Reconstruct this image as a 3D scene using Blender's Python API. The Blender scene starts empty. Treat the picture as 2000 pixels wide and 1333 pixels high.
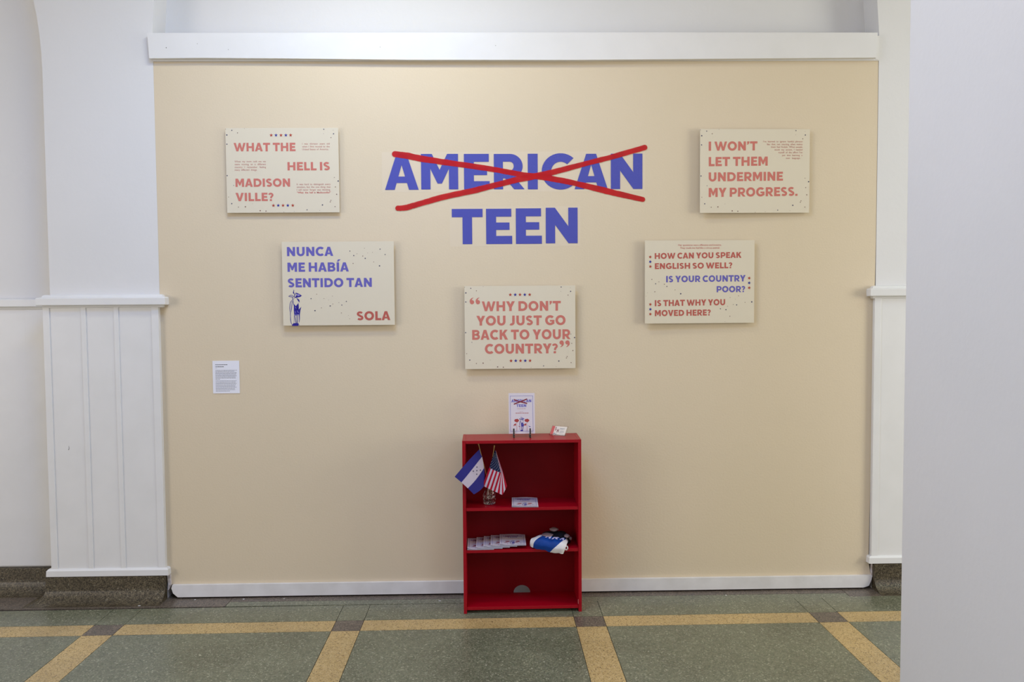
import bpy, bmesh, math, random
from math import sin, cos, pi, radians
from mathutils import Vector, Matrix
from mathutils.geometry import tessellate_polygon

C = bpy.context.scene.collection
scene = bpy.context.scene
random.seed(7)

# ------------------------------------------------------------------ camera
F_PX = 1516.4157
PITCH, YAW, ROLL = -0.04513, -0.01917, 0.00723
CAM = Vector((-0.03498, -4.30374, 1.61474))
CAM_ROT = (Matrix.Rotation(YAW, 3, 'Z') @ Matrix.Rotation(PITCH, 3, 'X') @ Matrix.Rotation(ROLL, 3, 'Y'))
cam_data = bpy.data.cameras.new('camera')
cam_data.sensor_width = 36.0
cam_data.lens = F_PX / 2000 * 36.0
cam_data.clip_start = 0.05
cam = bpy.data.objects.new('camera', cam_data)
cam.matrix_world = Matrix.Translation(CAM) @ (CAM_ROT @ Matrix.Rotation(pi / 2, 3, 'X')).to_4x4()
C.objects.link(cam)
scene.camera = cam

# ------------------------------------------------------------------ world, lights, exposure
world = bpy.data.worlds.new('world')
scene.world = world
world.use_nodes = True
bg = world.node_tree.nodes['Background']
bg.inputs[0].default_value = (1.0, 1.0, 1.0, 1)
bg.inputs[1].default_value = 1.0


def area(name, loc, size, power, col, rot=(0, 0, 0)):
    d = bpy.data.lights.new(name, 'AREA')
    d.shape = 'RECTANGLE'
    d.size, d.size_y = size
    d.energy = power
    d.color = col
    o = bpy.data.objects.new(name, d)
    o.location = loc
    o.rotation_euler = rot
    C.objects.link(o)
    return o


LIGHTS = [
    ('ceiling_light_key', (-.9, -1.9, 3.88), (1.2, .6), 38, (.10, .36, 1.0), (0, 0, 0)),
    ('ceiling_light_close', (-.7, -1.1, 3.88), (1.2, .3), 26, (1.0, 1.0, .85), (0, 0, 0)),
    ('ceiling_light_center', (.9, -2.3, 3.88), (1.2, .6), 13, (1, .87, .78), (0, 0, 0)),
    ('ceiling_light_far_right', (4.2, -1.6, 3.88), (1.2, .6), 10, (.6, 1.0, .9), (0, 0, 0)),
    ('side_fill_left', (-6.5, -4.5, 2.0), (2.2, 2.2), 90, (1.0, .91, .83), (radians(90), 0, radians(-62))),  # added side fill, no window there; power and tint fitted to wall tones
    ('side_fill_right', (6.8, -3.0, 2.0), (2.2, 2.2), 144, (1.0, .96, .81), (radians(90), 0, radians(75))),  # matching unseen fill from the other side, also without a window
    ('ceiling_fill_back_right', (3.2, -5.2, 3.88), (1.2, .6), 52, (.60, .66, 1.0), (0, 0, 0)),  # added unseen fill lamp behind the view, tint fitted to wall tones
]
for L_ in LIGHTS:
    area(*L_)

vs = scene.view_settings
vs.view_transform = 'Standard'
vs.look = 'None'
vs.gamma = 1
vs.use_curve_mapping = False
vs.exposure = 0.0


# ------------------------------------------------------------------ helpers
def at(px, py, Y=None, Z=None):
    """point of a real plane (Y or Z given, metres) seen at photograph pixel px, py"""
    d = CAM_ROT @ Vector(((px - 1000) / F_PX, 1, -(py - 666.5) / F_PX))
    t = (Y - CAM.y) / d.y if Y is not None else (Z - CAM.z) / d.z
    return CAM + d * t


def lin(c):
    return tuple((v / 12.92 if v <= .04045 else ((v + .055) / 1.055) ** 2.4) for v in [x / 255 for x in c]) + (1,)


MATS = {}


def mat(name, rgb, rough=0.6, spec=0.4, noise=None, bump=None, metal=0, alpha=None, trans=None, ior=None):
    """rgb is sRGB 0-255; noise=(scale, amount, second rgb); bump=(scale, strength, distance)"""
    m = bpy.data.materials.new(name)
    m.use_nodes = True
    nt = m.node_tree
    b = nt.nodes['Principled BSDF']
    b.inputs['Roughness'].default_value = rough
    b.inputs['Specular IOR Level'].default_value = spec
    b.inputs['Metallic'].default_value = metal
    if alpha is not None:
        b.inputs['Alpha'].default_value = alpha
    if trans is not None:
        b.inputs['Transmission Weight'].default_value = trans
    if ior:
        b.inputs['IOR'].default_value = ior
    tc = nt.nodes.new('ShaderNodeTexCoord')
    base = lin(rgb)
    rg = nt.nodes.new('ShaderNodeRGB')
    rg.outputs[0].default_value = base
    out = rg.outputs[0]
    if noise:
        sc, amt, rgb2 = noise
        n = nt.nodes.new('ShaderNodeTexNoise')
        n.inputs['Scale'].default_value = sc
        n.inputs['Detail'].default_value = 4
        nt.links.new(tc.outputs['Object'], n.inputs['Vector'])
        mr = nt.nodes.new('ShaderNodeMapRange')
        mr.inputs['From Min'].default_value = .35
        mr.inputs['From Max'].default_value = .65
        mr.inputs['To Max'].default_value = amt
        nt.links.new(n.outputs['Fac'], mr.inputs['Value'])
        mx = nt.nodes.new('ShaderNodeMix')
        mx.data_type = 'RGBA'
        mx.inputs[7].default_value = lin(rgb2)
        nt.links.new(mr.outputs[0], mx.inputs[0])
        nt.links.new(out, mx.inputs[6])
        out = mx.outputs[2]
    nt.links.new(out, b.inputs['Base Color'])
    if bump:
        sc, st, dist = bump
        n = nt.nodes.new('ShaderNodeTexNoise')
        n.inputs['Scale'].default_value = sc
        n.inputs['Detail'].default_value = 3
        nt.links.new(tc.outputs['Object'], n.inputs['Vector'])
        bp = nt.nodes.new('ShaderNodeBump')
        bp.inputs['Strength'].default_value = st
        bp.inputs['Distance'].default_value = dist
        nt.links.new(n.outputs['Fac'], bp.inputs['Height'])
        nt.links.new(bp.outputs[0], b.inputs['Normal'])
    MATS[name] = m
    return m


def terrazzo(name, base, chips, scale=110, rough=0.28, dark=(50, 50, 40)):
    """speckled stone: voronoi cells coloured from a ramp of chips"""
    m = bpy.data.materials.new(name)
    m.use_nodes = True
    nt = m.node_tree
    L = nt.links
    b = nt.nodes['Principled BSDF']
    b.inputs['Roughness'].default_value = rough
    tc = nt.nodes.new('ShaderNodeTexCoord')
    w = nt.nodes.new('ShaderNodeTexNoise')
    w.inputs['Scale'].default_value = scale * .8
    L.new(tc.outputs['Object'], w.inputs['Vector'])
    mxv = nt.nodes.new('ShaderNodeMixRGB')
    mxv.blend_type = 'ADD'
    mxv.inputs[0].default_value = .012
    L.new(tc.outputs['Object'], mxv.inputs[1])
    L.new(w.outputs['Color'], mxv.inputs[2])
    v = nt.nodes.new('ShaderNodeTexVoronoi')
    v.inputs['Scale'].default_value = scale
    L.new(mxv.outputs[0], v.inputs['Vector'])
    sep = nt.nodes.new('ShaderNodeSeparateColor')
    L.new(v.outputs['Color'], sep.inputs[0])
    rp = nt.nodes.new('ShaderNodeValToRGB')
    rp.color_ramp.interpolation = 'CONSTANT'
    el = rp.color_ramp.elements
    el[0].position = 0
    el[0].color = lin(base)
    el[1].position = chips[0][0]
    el[1].color = lin(chips[0][1])
    for p, c in chips[1:]:
        e = el.new(p)
        e.color = lin(c)
    L.new(sep.outputs[0], rp.inputs[0])
    # fine matrix grain and slow stains
    n2 = nt.nodes.new('ShaderNodeTexNoise')
    n2.inputs['Scale'].default_value = scale * 2.2
    n2.inputs['Detail'].default_value = 3
    L.new(tc.outputs['Object'], n2.inputs['Vector'])
    mr = nt.nodes.new('ShaderNodeMapRange')
    mr.inputs['From Min'].default_value = .52
    mr.inputs['From Max'].default_value = .7
    mr.inputs['To Max'].default_value = .75
    L.new(n2.outputs['Fac'], mr.inputs['Value'])
    mx = nt.nodes.new('ShaderNodeMix')
    mx.data_type = 'RGBA'
    mx.inputs[7].default_value = lin(dark)
    L.new(mr.outputs[0], mx.inputs[0])
    L.new(rp.outputs[0], mx.inputs[6])
    n3 = nt.nodes.new('ShaderNodeTexNoise')
    n3.inputs['Scale'].default_value = 2.3
    n3.inputs['Detail'].default_value = 5
    L.new(tc.outputs['Object'], n3.inputs['Vector'])
    hs = nt.nodes.new('ShaderNodeHueSaturation')
    mr3 = nt.nodes.new('ShaderNodeMapRange')
    mr3.inputs['From Min'].default_value = .3
    mr3.inputs['From Max'].default_value = .7
    mr3.inputs['To Min'].default_value = .82
    mr3.inputs['To Max'].default_value = 1.15
    L.new(n3.outputs['Fac'], mr3.inputs['Value'])
    L.new(mr3.outputs[0], hs.inputs['Value'])
    L.new(mx.outputs[2], hs.inputs['Color'])
    L.new(hs.outputs[0], b.inputs['Base Color'])
    mr4 = nt.nodes.new('ShaderNodeMapRange')
    mr4.inputs['From Min'].default_value = .3
    mr4.inputs['From Max'].default_value = .7
    mr4.inputs['To Min'].default_value = rough * .8
    mr4.inputs['To Max'].default_value = rough * 1.4
    L.new(n3.outputs['Fac'], mr4.inputs['Value'])
    L.new(mr4.outputs[0], b.inputs['Roughness'])
    MATS[name] = m
    return m


def glitter(name, c1, c2, scale):
    m = bpy.data.materials.new(name)
    m.use_nodes = True
    nt = m.node_tree
    L = nt.links
    b = nt.nodes['Principled BSDF']
    b.inputs['Roughness'].default_value = .45
    tc = nt.nodes.new('ShaderNodeTexCoord')
    n = nt.nodes.new('ShaderNodeTexNoise')
    n.inputs['Scale'].default_value = scale
    n.inputs['Detail'].default_value = 2
    L.new(tc.outputs['Object'], n.inputs['Vector'])
    rp = nt.nodes.new('ShaderNodeValToRGB')
    rp.color_ramp.elements[0].position = .46
    rp.color_ramp.elements[0].color = lin(c1)
    rp.color_ramp.elements[1].position = .66
    rp.color_ramp.elements[1].color = lin(c2)
    L.new(n.outputs['Fac'], rp.inputs[0])
    L.new(rp.outputs[0], b.inputs['Base Color'])
    MATS[name] = m
    return m


mat('beige_paint', (221, 205, 179), .55, .3, noise=(1.3, .35, (216, 201, 172)), bump=(95, .17, .004))
mat('white_plaster', (226, 225, 226), .5, .35, noise=(1.6, .4, (219, 219, 220)), bump=(38, .12, .006))
mat('white_trim_paint', (230, 229, 229), .36, .45, noise=(7, .3, (220, 219, 218)), bump=(60, .06, .002))
mat('scuffed_trim_paint', (230, 228, 229), .4, .4, noise=(9, .5, (208, 205, 204)), bump=(50, .08, .002))
mat('ceiling_paint', (225, 224, 220), .8, .2)
mat('caulk', (222, 218, 220), .7, .2, noise=(60, .7, (180, 160, 150)), bump=(120, .5, .004))
mat('gap_shade', (38, 30, 27), .9, .1)
mat('hole', (95, 92, 95), .9, .1)
mat('divider', (52, 47, 42), .5, .3)
terrazzo('green_terrazzo', (114, 114, 94), [(.38, (96, 101, 80)), (.62, (124, 126, 103)), (.82, (141, 141, 117)), (.965, (176, 174, 150))], 185, .26, (76, 76, 60))
terrazzo('ochre_terrazzo', (198, 170, 116), [(.4, (184, 154, 100)), (.7, (210, 184, 134)), (.90, (120, 98, 62))], 230, .32, (112, 88, 52))
terrazzo('purple_terrazzo', (112, 101, 90), [(.30, (86, 77, 70)), (.60, (136, 123, 108)), (.85, (64, 55, 50))], 230, .32, (60, 53, 47))
terrazzo('base_terrazzo', (94, 84, 66), [(.30, (70, 62, 46)), (.55, (112, 100, 78)), (.75, (46, 38, 28)), (.985, (140, 134, 116))], 210, .36, (40, 34, 26))
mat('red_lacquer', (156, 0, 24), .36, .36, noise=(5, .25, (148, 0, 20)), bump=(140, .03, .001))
mat('red_lacquer_shaded', (120, 0, 13), .5, .15, noise=(6, .4, (110, 0, 11)))  # bookcase red darkened so the colour carries the shade inside the shelves
mat('chipped_edge', (235, 150, 150), .6, .3)
mat('board_face', (222, 212, 191), .5, .3, bump=(200, .03, .001))
mat('board_core', (212, 204, 190), .7, .2)
mat('print_red', (204, 120, 109), .55, .25)
mat('print_red_deep', (186, 96, 86), .55, .25)
mat('print_blue', (106, 100, 182), .55, .25)
mat('print_brick', (176, 70, 52), .55, .25)
mat('print_navy', (48, 52, 150), .55, .25)
mat('print_dot', (70, 68, 96), .55, .25)
mat('print_dot_red', (120, 82, 76), .55, .25)
mat('print_text', (196, 132, 120), .6, .2)
mat('print_grey', (150, 150, 158), .6, .2)
mat('print_black', (52, 50, 58), .6, .2)
mat('print_ink', (42, 34, 140), .55, .25)
mat('print_ink_pale', (150, 140, 205), .55, .25)
glitter('glitter_vinyl', (44, 50, 154), (118, 124, 214), 620)
mat('clear_film', (222, 207, 183), .45, .4)
mat('red_paint', (200, 16, 24), .4, .35, noise=(14, .6, (176, 10, 20)), alpha=.88)
mat('white_paper', (236, 236, 246), .6, .2)
mat('cover_paper', (214, 205, 213), .4, .4)
mat('black_metal', (16, 14, 15), .4, .5)
mat('gold_wood', (170, 140, 84), .5, .4)
mat('flag_blue', (43, 40, 116), .75, .2)
mat('flag_white', (186, 174, 188), .75, .2)
mat('flag_navy', (20, 26, 64), .75, .2)
mat('flag_red', (160, 10, 38), .75, .2)
mat('star_white', (170, 180, 182), .7, .2)
mat('jersey_blue', (0, 62, 148), .6, .3, noise=(30, .5, (0, 46, 120)))
mat('jersey_white', (226, 224, 226), .6, .3, noise=(26, .4, (206, 204, 206)))
mat('jersey_letter', (205, 200, 245), .5, .3)
mat('black_cloth', (16, 16, 24), .8, .2)
mat('pale_cloth', (128, 106, 106), .7, .2)
mat('tag_green', (190, 222, 190), .6, .2)
mat('cut_glass', (245, 240, 240), .04, .5, trans=1.0, ior=1.5)
mat('acrylic', (250, 246, 246), .05, .5, trans=1.0, ior=1.3)
mat('card_cream', (228, 220, 207), .5, .3)
mat('poppy_red', (166, 62, 62), .5, .3)
mat('card_coral', (216, 104, 98), .5, .3)
mat('card_maroon', (130, 48, 60), .5, .3)


def link_mesh(name, me, parent=None):
    o = bpy.data.objects.new(name, me)
    C.objects.link(o)
    if parent is not None:
        o.parent = parent
    return o


class MB:
    """collects faces, builds one mesh object; faces carry a material name"""

    def __init__(s):
        s.v, s.f, s.m, s.names = [], [], [], []

    def mi(s, n):
        if n not in s.names:
            s.names.append(n)
        return s.names.index(n)

    def face(s, pts, m):
        k = len(s.v)
        s.v += [tuple(p) for p in pts]
        s.f.append(tuple(range(k, k + len(pts))))
        s.m.append(s.mi(m))
        return s

    def poly(s, pts, m, Y=0.0):
        """flat polygon (may be concave), pts are (x, z); faces -Y; pieces of one print are staggered by microns"""
        s.n = getattr(s, 'n', 0) + 1
        Y = Y - (s.n % 7) * 2.5e-5
        p3 = [Vector((p[0], Y, p[1])) for p in pts]
        for t in tessellate_polygon([p3]):
            a, b, c = (p3[i] for i in t)
            n = (b - a).cross(c - a)
            if n.length < 1e-14:
                continue
            s.face((a, b, c) if n.y < 0 else (a, c, b), m)
        return s

    def box(s, x0, x1, y0, y1, z0, z1, m):
        k = len(s.v)
        s.v += [(x, y, z) for z in (z0, z1) for y in (y0, y1) for x in (x0, x1)]
        for f in ((0, 1, 5, 4), (3, 2, 6, 7), (2, 0, 4, 6), (1, 3, 7, 5), (4, 5, 7, 6), (2, 3, 1, 0)):
            s.f.append(tuple(k + i for i in f))
            s.m.append(s.mi(m))
        return s

    def prism_y(s, pts, y0, y1, m):
        """outline in x,z extruded from y0 (front) to y1"""
        P = [Vector((p[0], 0, p[1])) for p in pts]
        for t in tessellate_polygon([P]):
            a, b, c = (P[i] for i in t)
            n = (b - a).cross(c - a)
            tri = (a, b, c) if n.y < 0 else (a, c, b)
            s.face([(q.x, y0, q.z) for q in tri], m)
            s.face([(q.x, y1, q.z) for q in reversed(tri)], m)
        area2 = sum(pts[i][0] * pts[(i + 1) % len(pts)][1] - pts[(i + 1) % len(pts)][0] * pts[i][1] for i in range(len(pts)))
        for i in range(len(pts)):
            a, b = pts[i], pts[(i + 1) % len(pts)]
            q = [(a[0], y0, a[1]), (a[0], y1, a[1]), (b[0], y1, b[1]), (b[0], y0, b[1])]
            s.face(q if area2 > 0 else q[::-1], m)
        return s

    def tube(s, pts, r, m, n=8):
        pts = [Vector(p) for p in pts]
        rings = []
        up = Vector((0, 0, 1))
        for i, p in enumerate(pts):
            t = (pts[min(i + 1, len(pts) - 1)] - pts[max(i - 1, 0)]).normalized()
            a = t.cross(up if abs(t.z) < .9 else Vector((1, 0, 0))).normalized()
            b = t.cross(a)
            rr = r[i] if isinstance(r, (list, tuple)) else r
            rings.append([p + a * rr * cos(2 * pi * j / n) + b * rr * sin(2 * pi * j / n) for j in range(n)])
        k = len(s.v)
        for rg in rings:
            s.v += [tuple(q) for q in rg]
        for i in range(len(pts) - 1):
            for j in range(n):
                s.f.append((k + i * n + j, k + i * n + (j + 1) % n, k + (i + 1) * n + (j + 1) % n, k + (i + 1) * n + j))
                s.m.append(s.mi(m))
        s.f.append(tuple(k + j for j in reversed(range(n))))
        s.m.append(s.mi(m))
        s.f.append(tuple(k + (len(pts) - 1) * n + j for j in range(n)))
        s.m.append(s.mi(m))
        return s

    def grid(s, fn, nu, nv, matfn, closed_v=False):
        k = len(s.v)
        for i in range(nu + 1):
            for j in range(nv + 1):
                s.v.append(tuple(fn(i / nu, j / nv)))
        for i in range(nu):
            for j in range(nv):
                a = k + i * (nv + 1) + j
                s.f.append((a, a + 1, a + nv + 2, a + nv + 1))
                s.m.append(s.mi(matfn((i + .5) / nu, (j + .5) / nv)))
        return s

    def build(s, name, parent=None, smooth=False, bevel=0, weld=False, seg=2):
        me = bpy.data.meshes.new(name)
        me.from_pydata(s.v, [], s.f)
        for n in s.names:
            me.materials.append(MATS[n])
        me.polygons.foreach_set('material_index', s.m)
        if weld:
            bm = bmesh.new()
            bm.from_mesh(me)
            bmesh.ops.remove_doubles(bm, verts=bm.verts, dist=1e-5)
            bmesh.ops.recalc_face_normals(bm, faces=bm.faces)
            bm.to_mesh(me)
            bm.free()
        if smooth:
            me.polygons.foreach_set('use_smooth', [True] * len(me.polygons))
        me.update()
        o = link_mesh(name, me, parent)
        if bevel:
            md = o.modifiers.new('bevel', 'BEVEL')
            md.width = bevel
            md.segments = seg
            md.limit_method = 'ANGLE'
        return o


def tag(o, label=None, cat=None, group=None, kind=None):
    for k, v in (('label', label), ('category', cat), ('group', group), ('kind', kind)):
        if v:
            o[k] = v
    return o


def thing(name, label, cat, loc=(0, 0, 0), rotz=0, group=None):
    o = bpy.data.objects.new(name, None)
    o.empty_display_size = .05
    C.objects.link(o)
    o.location = loc
    o.rotation_euler = (0, 0, rotz)
    return tag(o, label, cat, group)


def struct(o):
    o['kind'] = 'structure'
    return o


# ------------------------------------------------------------------ heavy geometric lettering
def rect(x0, y0, x1, y1):
    return [(x0, y0), (x1, y0), (x1, y1), (x0, y1)]


def ring(cx, cy, rx, ry, ix, iy, a0, a1, n=28):
    out = []
    for i in range(n):
        t0 = radians(a0 + (a1 - a0) * i / n)
        t1 = radians(a0 + (a1 - a0) * (i + 1) / n)
        out.append([(cx + ix * cos(t0), cy + iy * sin(t0)), (cx + rx * cos(t0), cy + ry * sin(t0)),
                    (cx + rx * cos(t1), cy + ry * sin(t1)), (cx + ix * cos(t1), cy + iy * sin(t1))])
    return out


def mir(p, w):
    return [(w - x, y) for x, y in reversed(p)]


def strip(center, w):
    out = []
    c = [Vector(p) for p in center]
    L, R = [], []
    for i, p in enumerate(c):
        t = (c[min(i + 1, len(c) - 1)] - c[max(i - 1, 0)]).normalized()
        n = Vector((-t.y, t.x))
        ww = w[i] if isinstance(w, (list, tuple)) else w
        L.append(p + n * ww / 2)
        R.append(p - n * ww / 2)
    for i in range(len(c) - 1):
        out.append([tuple(L[i]), tuple(R[i]), tuple(R[i + 1]), tuple(L[i + 1])])
    return out


def ell(cx, cy, rx, ry, a0, a1, n=14):
    return [(cx + rx * cos(radians(a0 + (a1 - a0) * i / n)), cy + ry * sin(radians(a0 + (a1 - a0) * i / n))) for i in range(n + 1)]


ST = .255
G = {}
_leg = [(0, 0), (.27, 0), (.47, .69), (.47, 1), (.33, 1)]
G['A'] = ([_leg, mir(_leg, .94), [(.31, .19), (.63, .19), (.58, .37), (.36, .37)]], .94, 0, 0)
G['B'] = ([rect(0, 0, ST, 1), rect(.2, .78, .45, 1), rect(.2, .42, .45, .62), rect(.2, 0, .45, .22)]
          + ring(.44, .73, .33, .27, .11, .065, -90, 90, 16) + ring(.45, .30, .37, .30, .13, .09, -90, 90, 16), .82, 1, .5)
G['C'] = (ring(.52, .5, .52, .515, .26, .275, 47, 313), .90, .5, .1)
G['D'] = ([rect(0, 0, ST, 1), rect(.2, .765, .43, 1), rect(.2, 0, .43, .235)] + ring(.42, .5, .52, .5, .26, .265, -90, 90, 20), .94, 1, .5)
G['E'] = ([rect(0, 0, ST + .01, 1), rect(.2, .775, .67, 1), rect(.2, .40, .62, .61), rect(.2, 0, .69, .23)], .69, 1, .3)
G['G'] = (ring(.52, .5, .52, .515, .26, .275, 45, 322) + [rect(.70, .13, .955, .52), rect(.50, .36, .955, .53)], .955, .5, .7)
G['H'] = ([rect(0, 0, ST, 1), rect(.64, 0, .64 + ST, 1), rect(.2, .39, .7, .61)], .895, 1, 1)
G['I'] = ([rect(0, 0, .265, 1)], .265, 1, 1)
G['Í'] = ([rect(0, 0, .265, 1), [(.02, 1.08), (.21, 1.08), (.44, 1.32), (.17, 1.32)]], .265, 1, 1)
G['J'] = ([rect(.31, .34, .31 + ST, 1)] + ring(.23, .33, .335, .345, .08, .12, 232, 360, 16), .565, .1, 1)
G['K'] = ([rect(0, 0, ST, 1), [(.22, .36), (.22, .60), (.54, 1), (.85, 1), (.38, .42)], [(.34, .58), (.52, .66), (.88, 0), (.57, 0), (.30, .50)]], .88, 1, 0)
G['L'] = ([rect(0, 0, ST, 1), rect(.2, 0, .64, .235)], .64, 1, .1)
G['M'] = ([rect(0, 0, ST, 1), rect(.765, 0, 1.02, 1), [(.20, 1), (.30, 1), (.51, .55), (.72, 1), (.82, 1), (.82, .70), (.57, .165), (.45, .165), (.20, .70)]], 1.02, 1, 1)
G['N'] = ([rect(0, 0, ST, 1), rect(.615, 0, .87, 1), [(.1, 1), (.25, 1), (.77, .26), (.77, 0), (.62, 0), (.1, .74)]], .87, 1, 1)
G['O'] = (ring(.52, .5, .52, .515, .26, .275, 0, 360, 40), 1.04, .5, .5)
G['P'] = ([rect(0, 0, ST, 1), rect(.2, .78, .46, 1), rect(.2, .29, .46, .51)] + ring(.45, .645, .37, .355, .12, .135, -90, 90, 18), .82, 1, .3)
G['R'] = ([rect(0, 0, ST, 1), rect(.2, .78, .46, 1), rect(.2, .31, .46, .53)] + ring(.45, .655, .36, .345, .11, .125, -90, 90, 18)
          + [[(.27, .36), (.50, .44), (.86, 0), (.57, 0)]], .86, 1, 0)
_s = ell(.37, .715, .235, .175, 28, 262, 16) + ell(.37, .285, .245, .175, 82, -150, 16)
G['S'] = (strip(_s, .225), .74, .3, .4)
G['T'] = ([rect(0, .765, .84, 1), rect(.29, 0, .55, .9)], .84, .1, .1)
G['U'] = ([rect(0, .38, ST, 1), rect(.60, .38, .855, 1)] + ring(.4275, .40, .4275, .415, .1725, .18, 180, 360, 20), .855, 1, 1)
_v = [(0, 1), (.28, 1), (.47, .36), (.47, 0), (.34, 0)]
G['V'] = ([_v, mir(_v, .94)], .94, 0, 0)
_w1 = [(0, 1), (.26, 1), (.43, .36), (.43, 0), (.31, 0)]
_w2 = [(.43, 0), (.55, 0), (.80, .82), (.80, 1), (.61, 1), (.43, .36)]
_w = [_w1, _w2]
G['W'] = (_w + [mir(p, 1.42) for p in _w], 1.42, 0, 0)
_y = [(0, 1), (.30, 1), (.45, .68), (.45, .36), (.32, .36)]
G['Y'] = ([_y, mir(_y, .90), rect(.32, 0, .58, .5)], .90, 0, 0)
G['?'] = (strip(ell(.29, .72, .20, .175, 165, -62, 16) + [(.33, .47), (.30, .33)], .21) + [rect(.17, 0, .41, .22)], .60, .2, .2)
G['.'] = ([rect(0, 0, .25, .23)], .25, .6, .6)
G["'"] = ([[(.02, 1), (.26, 1), (.26, .84), (.12, .64), (.0, .64), (.07, .78), (.02, .78)]], .27, .4, .4)


def layout(text, track=.17):
    """polygons of a line with cap height 1, starting at x = 0"""
    x = 0
    out = []
    prev = None
    for ch in text:
        if ch == ' ':
            x += .275
            continue
        polys, w, lb, rb = G[ch]
        if prev is not None:
            x += .035 + (track - .035) * (prev + lb) / 2
        out.append((ch, [[(px + x, py) for px, py in p] for p in polys]))
        x += w
        prev = rb
        if True:
            last = rb
    return out, x


def line_to(mb, text, m, x0, x1, ybase, cap, Y, slope=0):
    """fit the line between x0 and x1 with the given cap height (metres)"""
    gl, w = layout(text)
    k = (x1 - x0) / w
    for ch, polys in gl:
        for p in polys:
            mb.poly([(x0 + a * k, ybase + b * cap + slope * a * k) for a, b in p], m, Y)


def circle_pts(cx, cy, r, n=10):
    return [(cx + r * cos(2 * pi * i / n), cy + r * sin(2 * pi * i / n)) for i in range(n)]


def star_pts(cx, cy, r, rot=0):
    return [(cx + (r if i % 2 == 0 else r * .40) * sin(pi * i / 5 + rot), cy + (r if i % 2 == 0 else r * .40) * cos(pi * i / 5 + rot)) for i in range(10)]


_txt = {}


def small_word(word, size, bold=False):
    key = (word, bold)
    if key not in _txt:
        cu = bpy.data.curves.new('w', 'FONT')
        cu.body = word
        cu.size = 1
        cu.resolution_u = 2
        cu.offset = .022 if bold else .004
        o = bpy.data.objects.new('w', cu)
        me = bpy.data.meshes.new_from_object(o)
        vs_ = [v.co.copy() for v in me.vertices]
        fs = [tuple(p.vertices) for p in me.polygons]
        x0 = min(v.x for v in vs_)
        x1 = max(v.x for v in vs_)
        _txt[key] = ([(v.x - x0, v.y) for v in vs_], fs, x1 - x0)
        bpy.data.objects.remove(o)
        bpy.data.curves.remove(cu)
        bpy.data.meshes.remove(me)
    v, f, w = _txt[key]
    return v, f, w * size


def small_line(mb, text, m, x0, x1, ybase, size, Y, bold=False, justify=True):
    words = text.split(' ')
    ws = [small_word(w, size, bold) for w in words]
    tot = sum(w[2] for w in ws)
    gap = (x1 - x0 - tot) / max(1, len(ws) - 1) if justify and len(ws) > 1 else size * .28
    k = 1.0
    if justify and gap < size * .18:
        k = (x1 - x0) / (tot + size * .22 * (len(ws) - 1))
        gap = size * .22 * k
    x = x0
    for v, f, w in ws:
        for fc in f:
            pts = [(x + v[i][0] * size * k, Y, ybase + v[i][1] * size) for i in fc]
            a, b, c = (Vector(p) for p in pts[:3])
            if (b - a).cross(c - a).y > 0:
                pts.reverse()
            mb.face(pts, m)
        x += w * k + gap


# ------------------------------------------------------------------ floor
FA = 0.0073
root = MB().box(-8, 8, -7, .30, -.10, -.004, 'divider').build('floor')
struct(root)
stripes = [(-7.03, -6.88), (-5.80, -5.65), (-4.565, -4.415), (-3.335, -3.185), (-2.106, -1.954), (-.878, -.735), (.348, .5005), (1.582, 1.7325), (2.81, 2.96), (4.04, 4.19), (5.27, 5.42), (6.5, 6.65)]
bands = [(-.4787, -.3506), (-1.71, -1.575), (-2.94, -2.805), (-4.17, -4.035), (-5.4, -5.265)]
GAP = .0028


def slab(name, x0, x1, y0, y1, m):
    o = MB().box(x0 + GAP / 2, x1 - GAP / 2, y0 + GAP / 2, y1 - GAP / 2, -.006, 0, m).build(name, root)
    o.rotation_euler.z = FA
    return o


WALL_EDGE = -.142
ys = [WALL_EDGE]
xcuts = [-7.9] + [v for s in stripes for v in s] + [7.9]
rows = [(bands[0][1], WALL_EDGE, 'edge')]
for i, (b0, b1) in enumerate(bands):
    rows.append((b0, b1, 'band'))
    rows.append((bands[i + 1][1] if i + 1 < len(bands) else -6.8, b0, 'field'))
for y0, y1, kind in rows:
    for i in range(len(xcuts) - 1):
        x0, x1 = xcuts[i], xcuts[i + 1]
        is_str = i % 2 == 1
        if kind == 'edge':
            if is_str:
                slab('terrazzo_slab', x0, x1, y0, y1, 'green_terrazzo')
            else:
                slab('terrazzo_slab', x0, x1, y0, y1, 'green_terrazzo')
        elif kind == 'band':
            slab('inlay_square' if is_str else 'inlay_strip', x0, x1, y0, y1, 'purple_terrazzo' if is_str else 'ochre_terrazzo')
        else:
            slab('inlay_strip' if is_str else 'terrazzo_slab', x0, x1, y0, y1, 'ochre_terrazzo' if is_str else 'green_terrazzo')
# darker border along the walls
for x0, x1, y0, m in ((-7.9, -1.52, -.14, 'purple_terrazzo'), (1.90, 7.9, -.14, 'purple_terrazzo')):
    MB().box(x0, x1, y0, .28, -.006, -.0004, m).build('border_strip', root)
MB().box(-1.517, 1.897, -.075, .28, -.006, -.0004, 'purple_terrazzo').build('border_strip', root)
MB().box(-1.517, 1.897, -.140, -.078, -.006, -.0002, 'green_terrazzo').build('border_strip', root)

for px, py, w_, d_ in ((381, 1172, .010, .006), (476, 1171, .012, .006), (555, 1170, .011, .004), (859, 1174.5, .016, .004), (1418, 1163.5, .009, .007), (272, 1184, .016, .005)):
    c_ = at(px, py, Z=.001)
    k_ = MB()
    k_.face([(c_.x + w_ * .5 * cos(t_) * (1 + .2 * sin(3 * t_)), c_.y + d_ * sin(t_), .0012) for t_ in [2 * pi * i / 8 for i in range(8)]], 'white_trim_paint')
    k_.build('paint_fleck', root)

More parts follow.
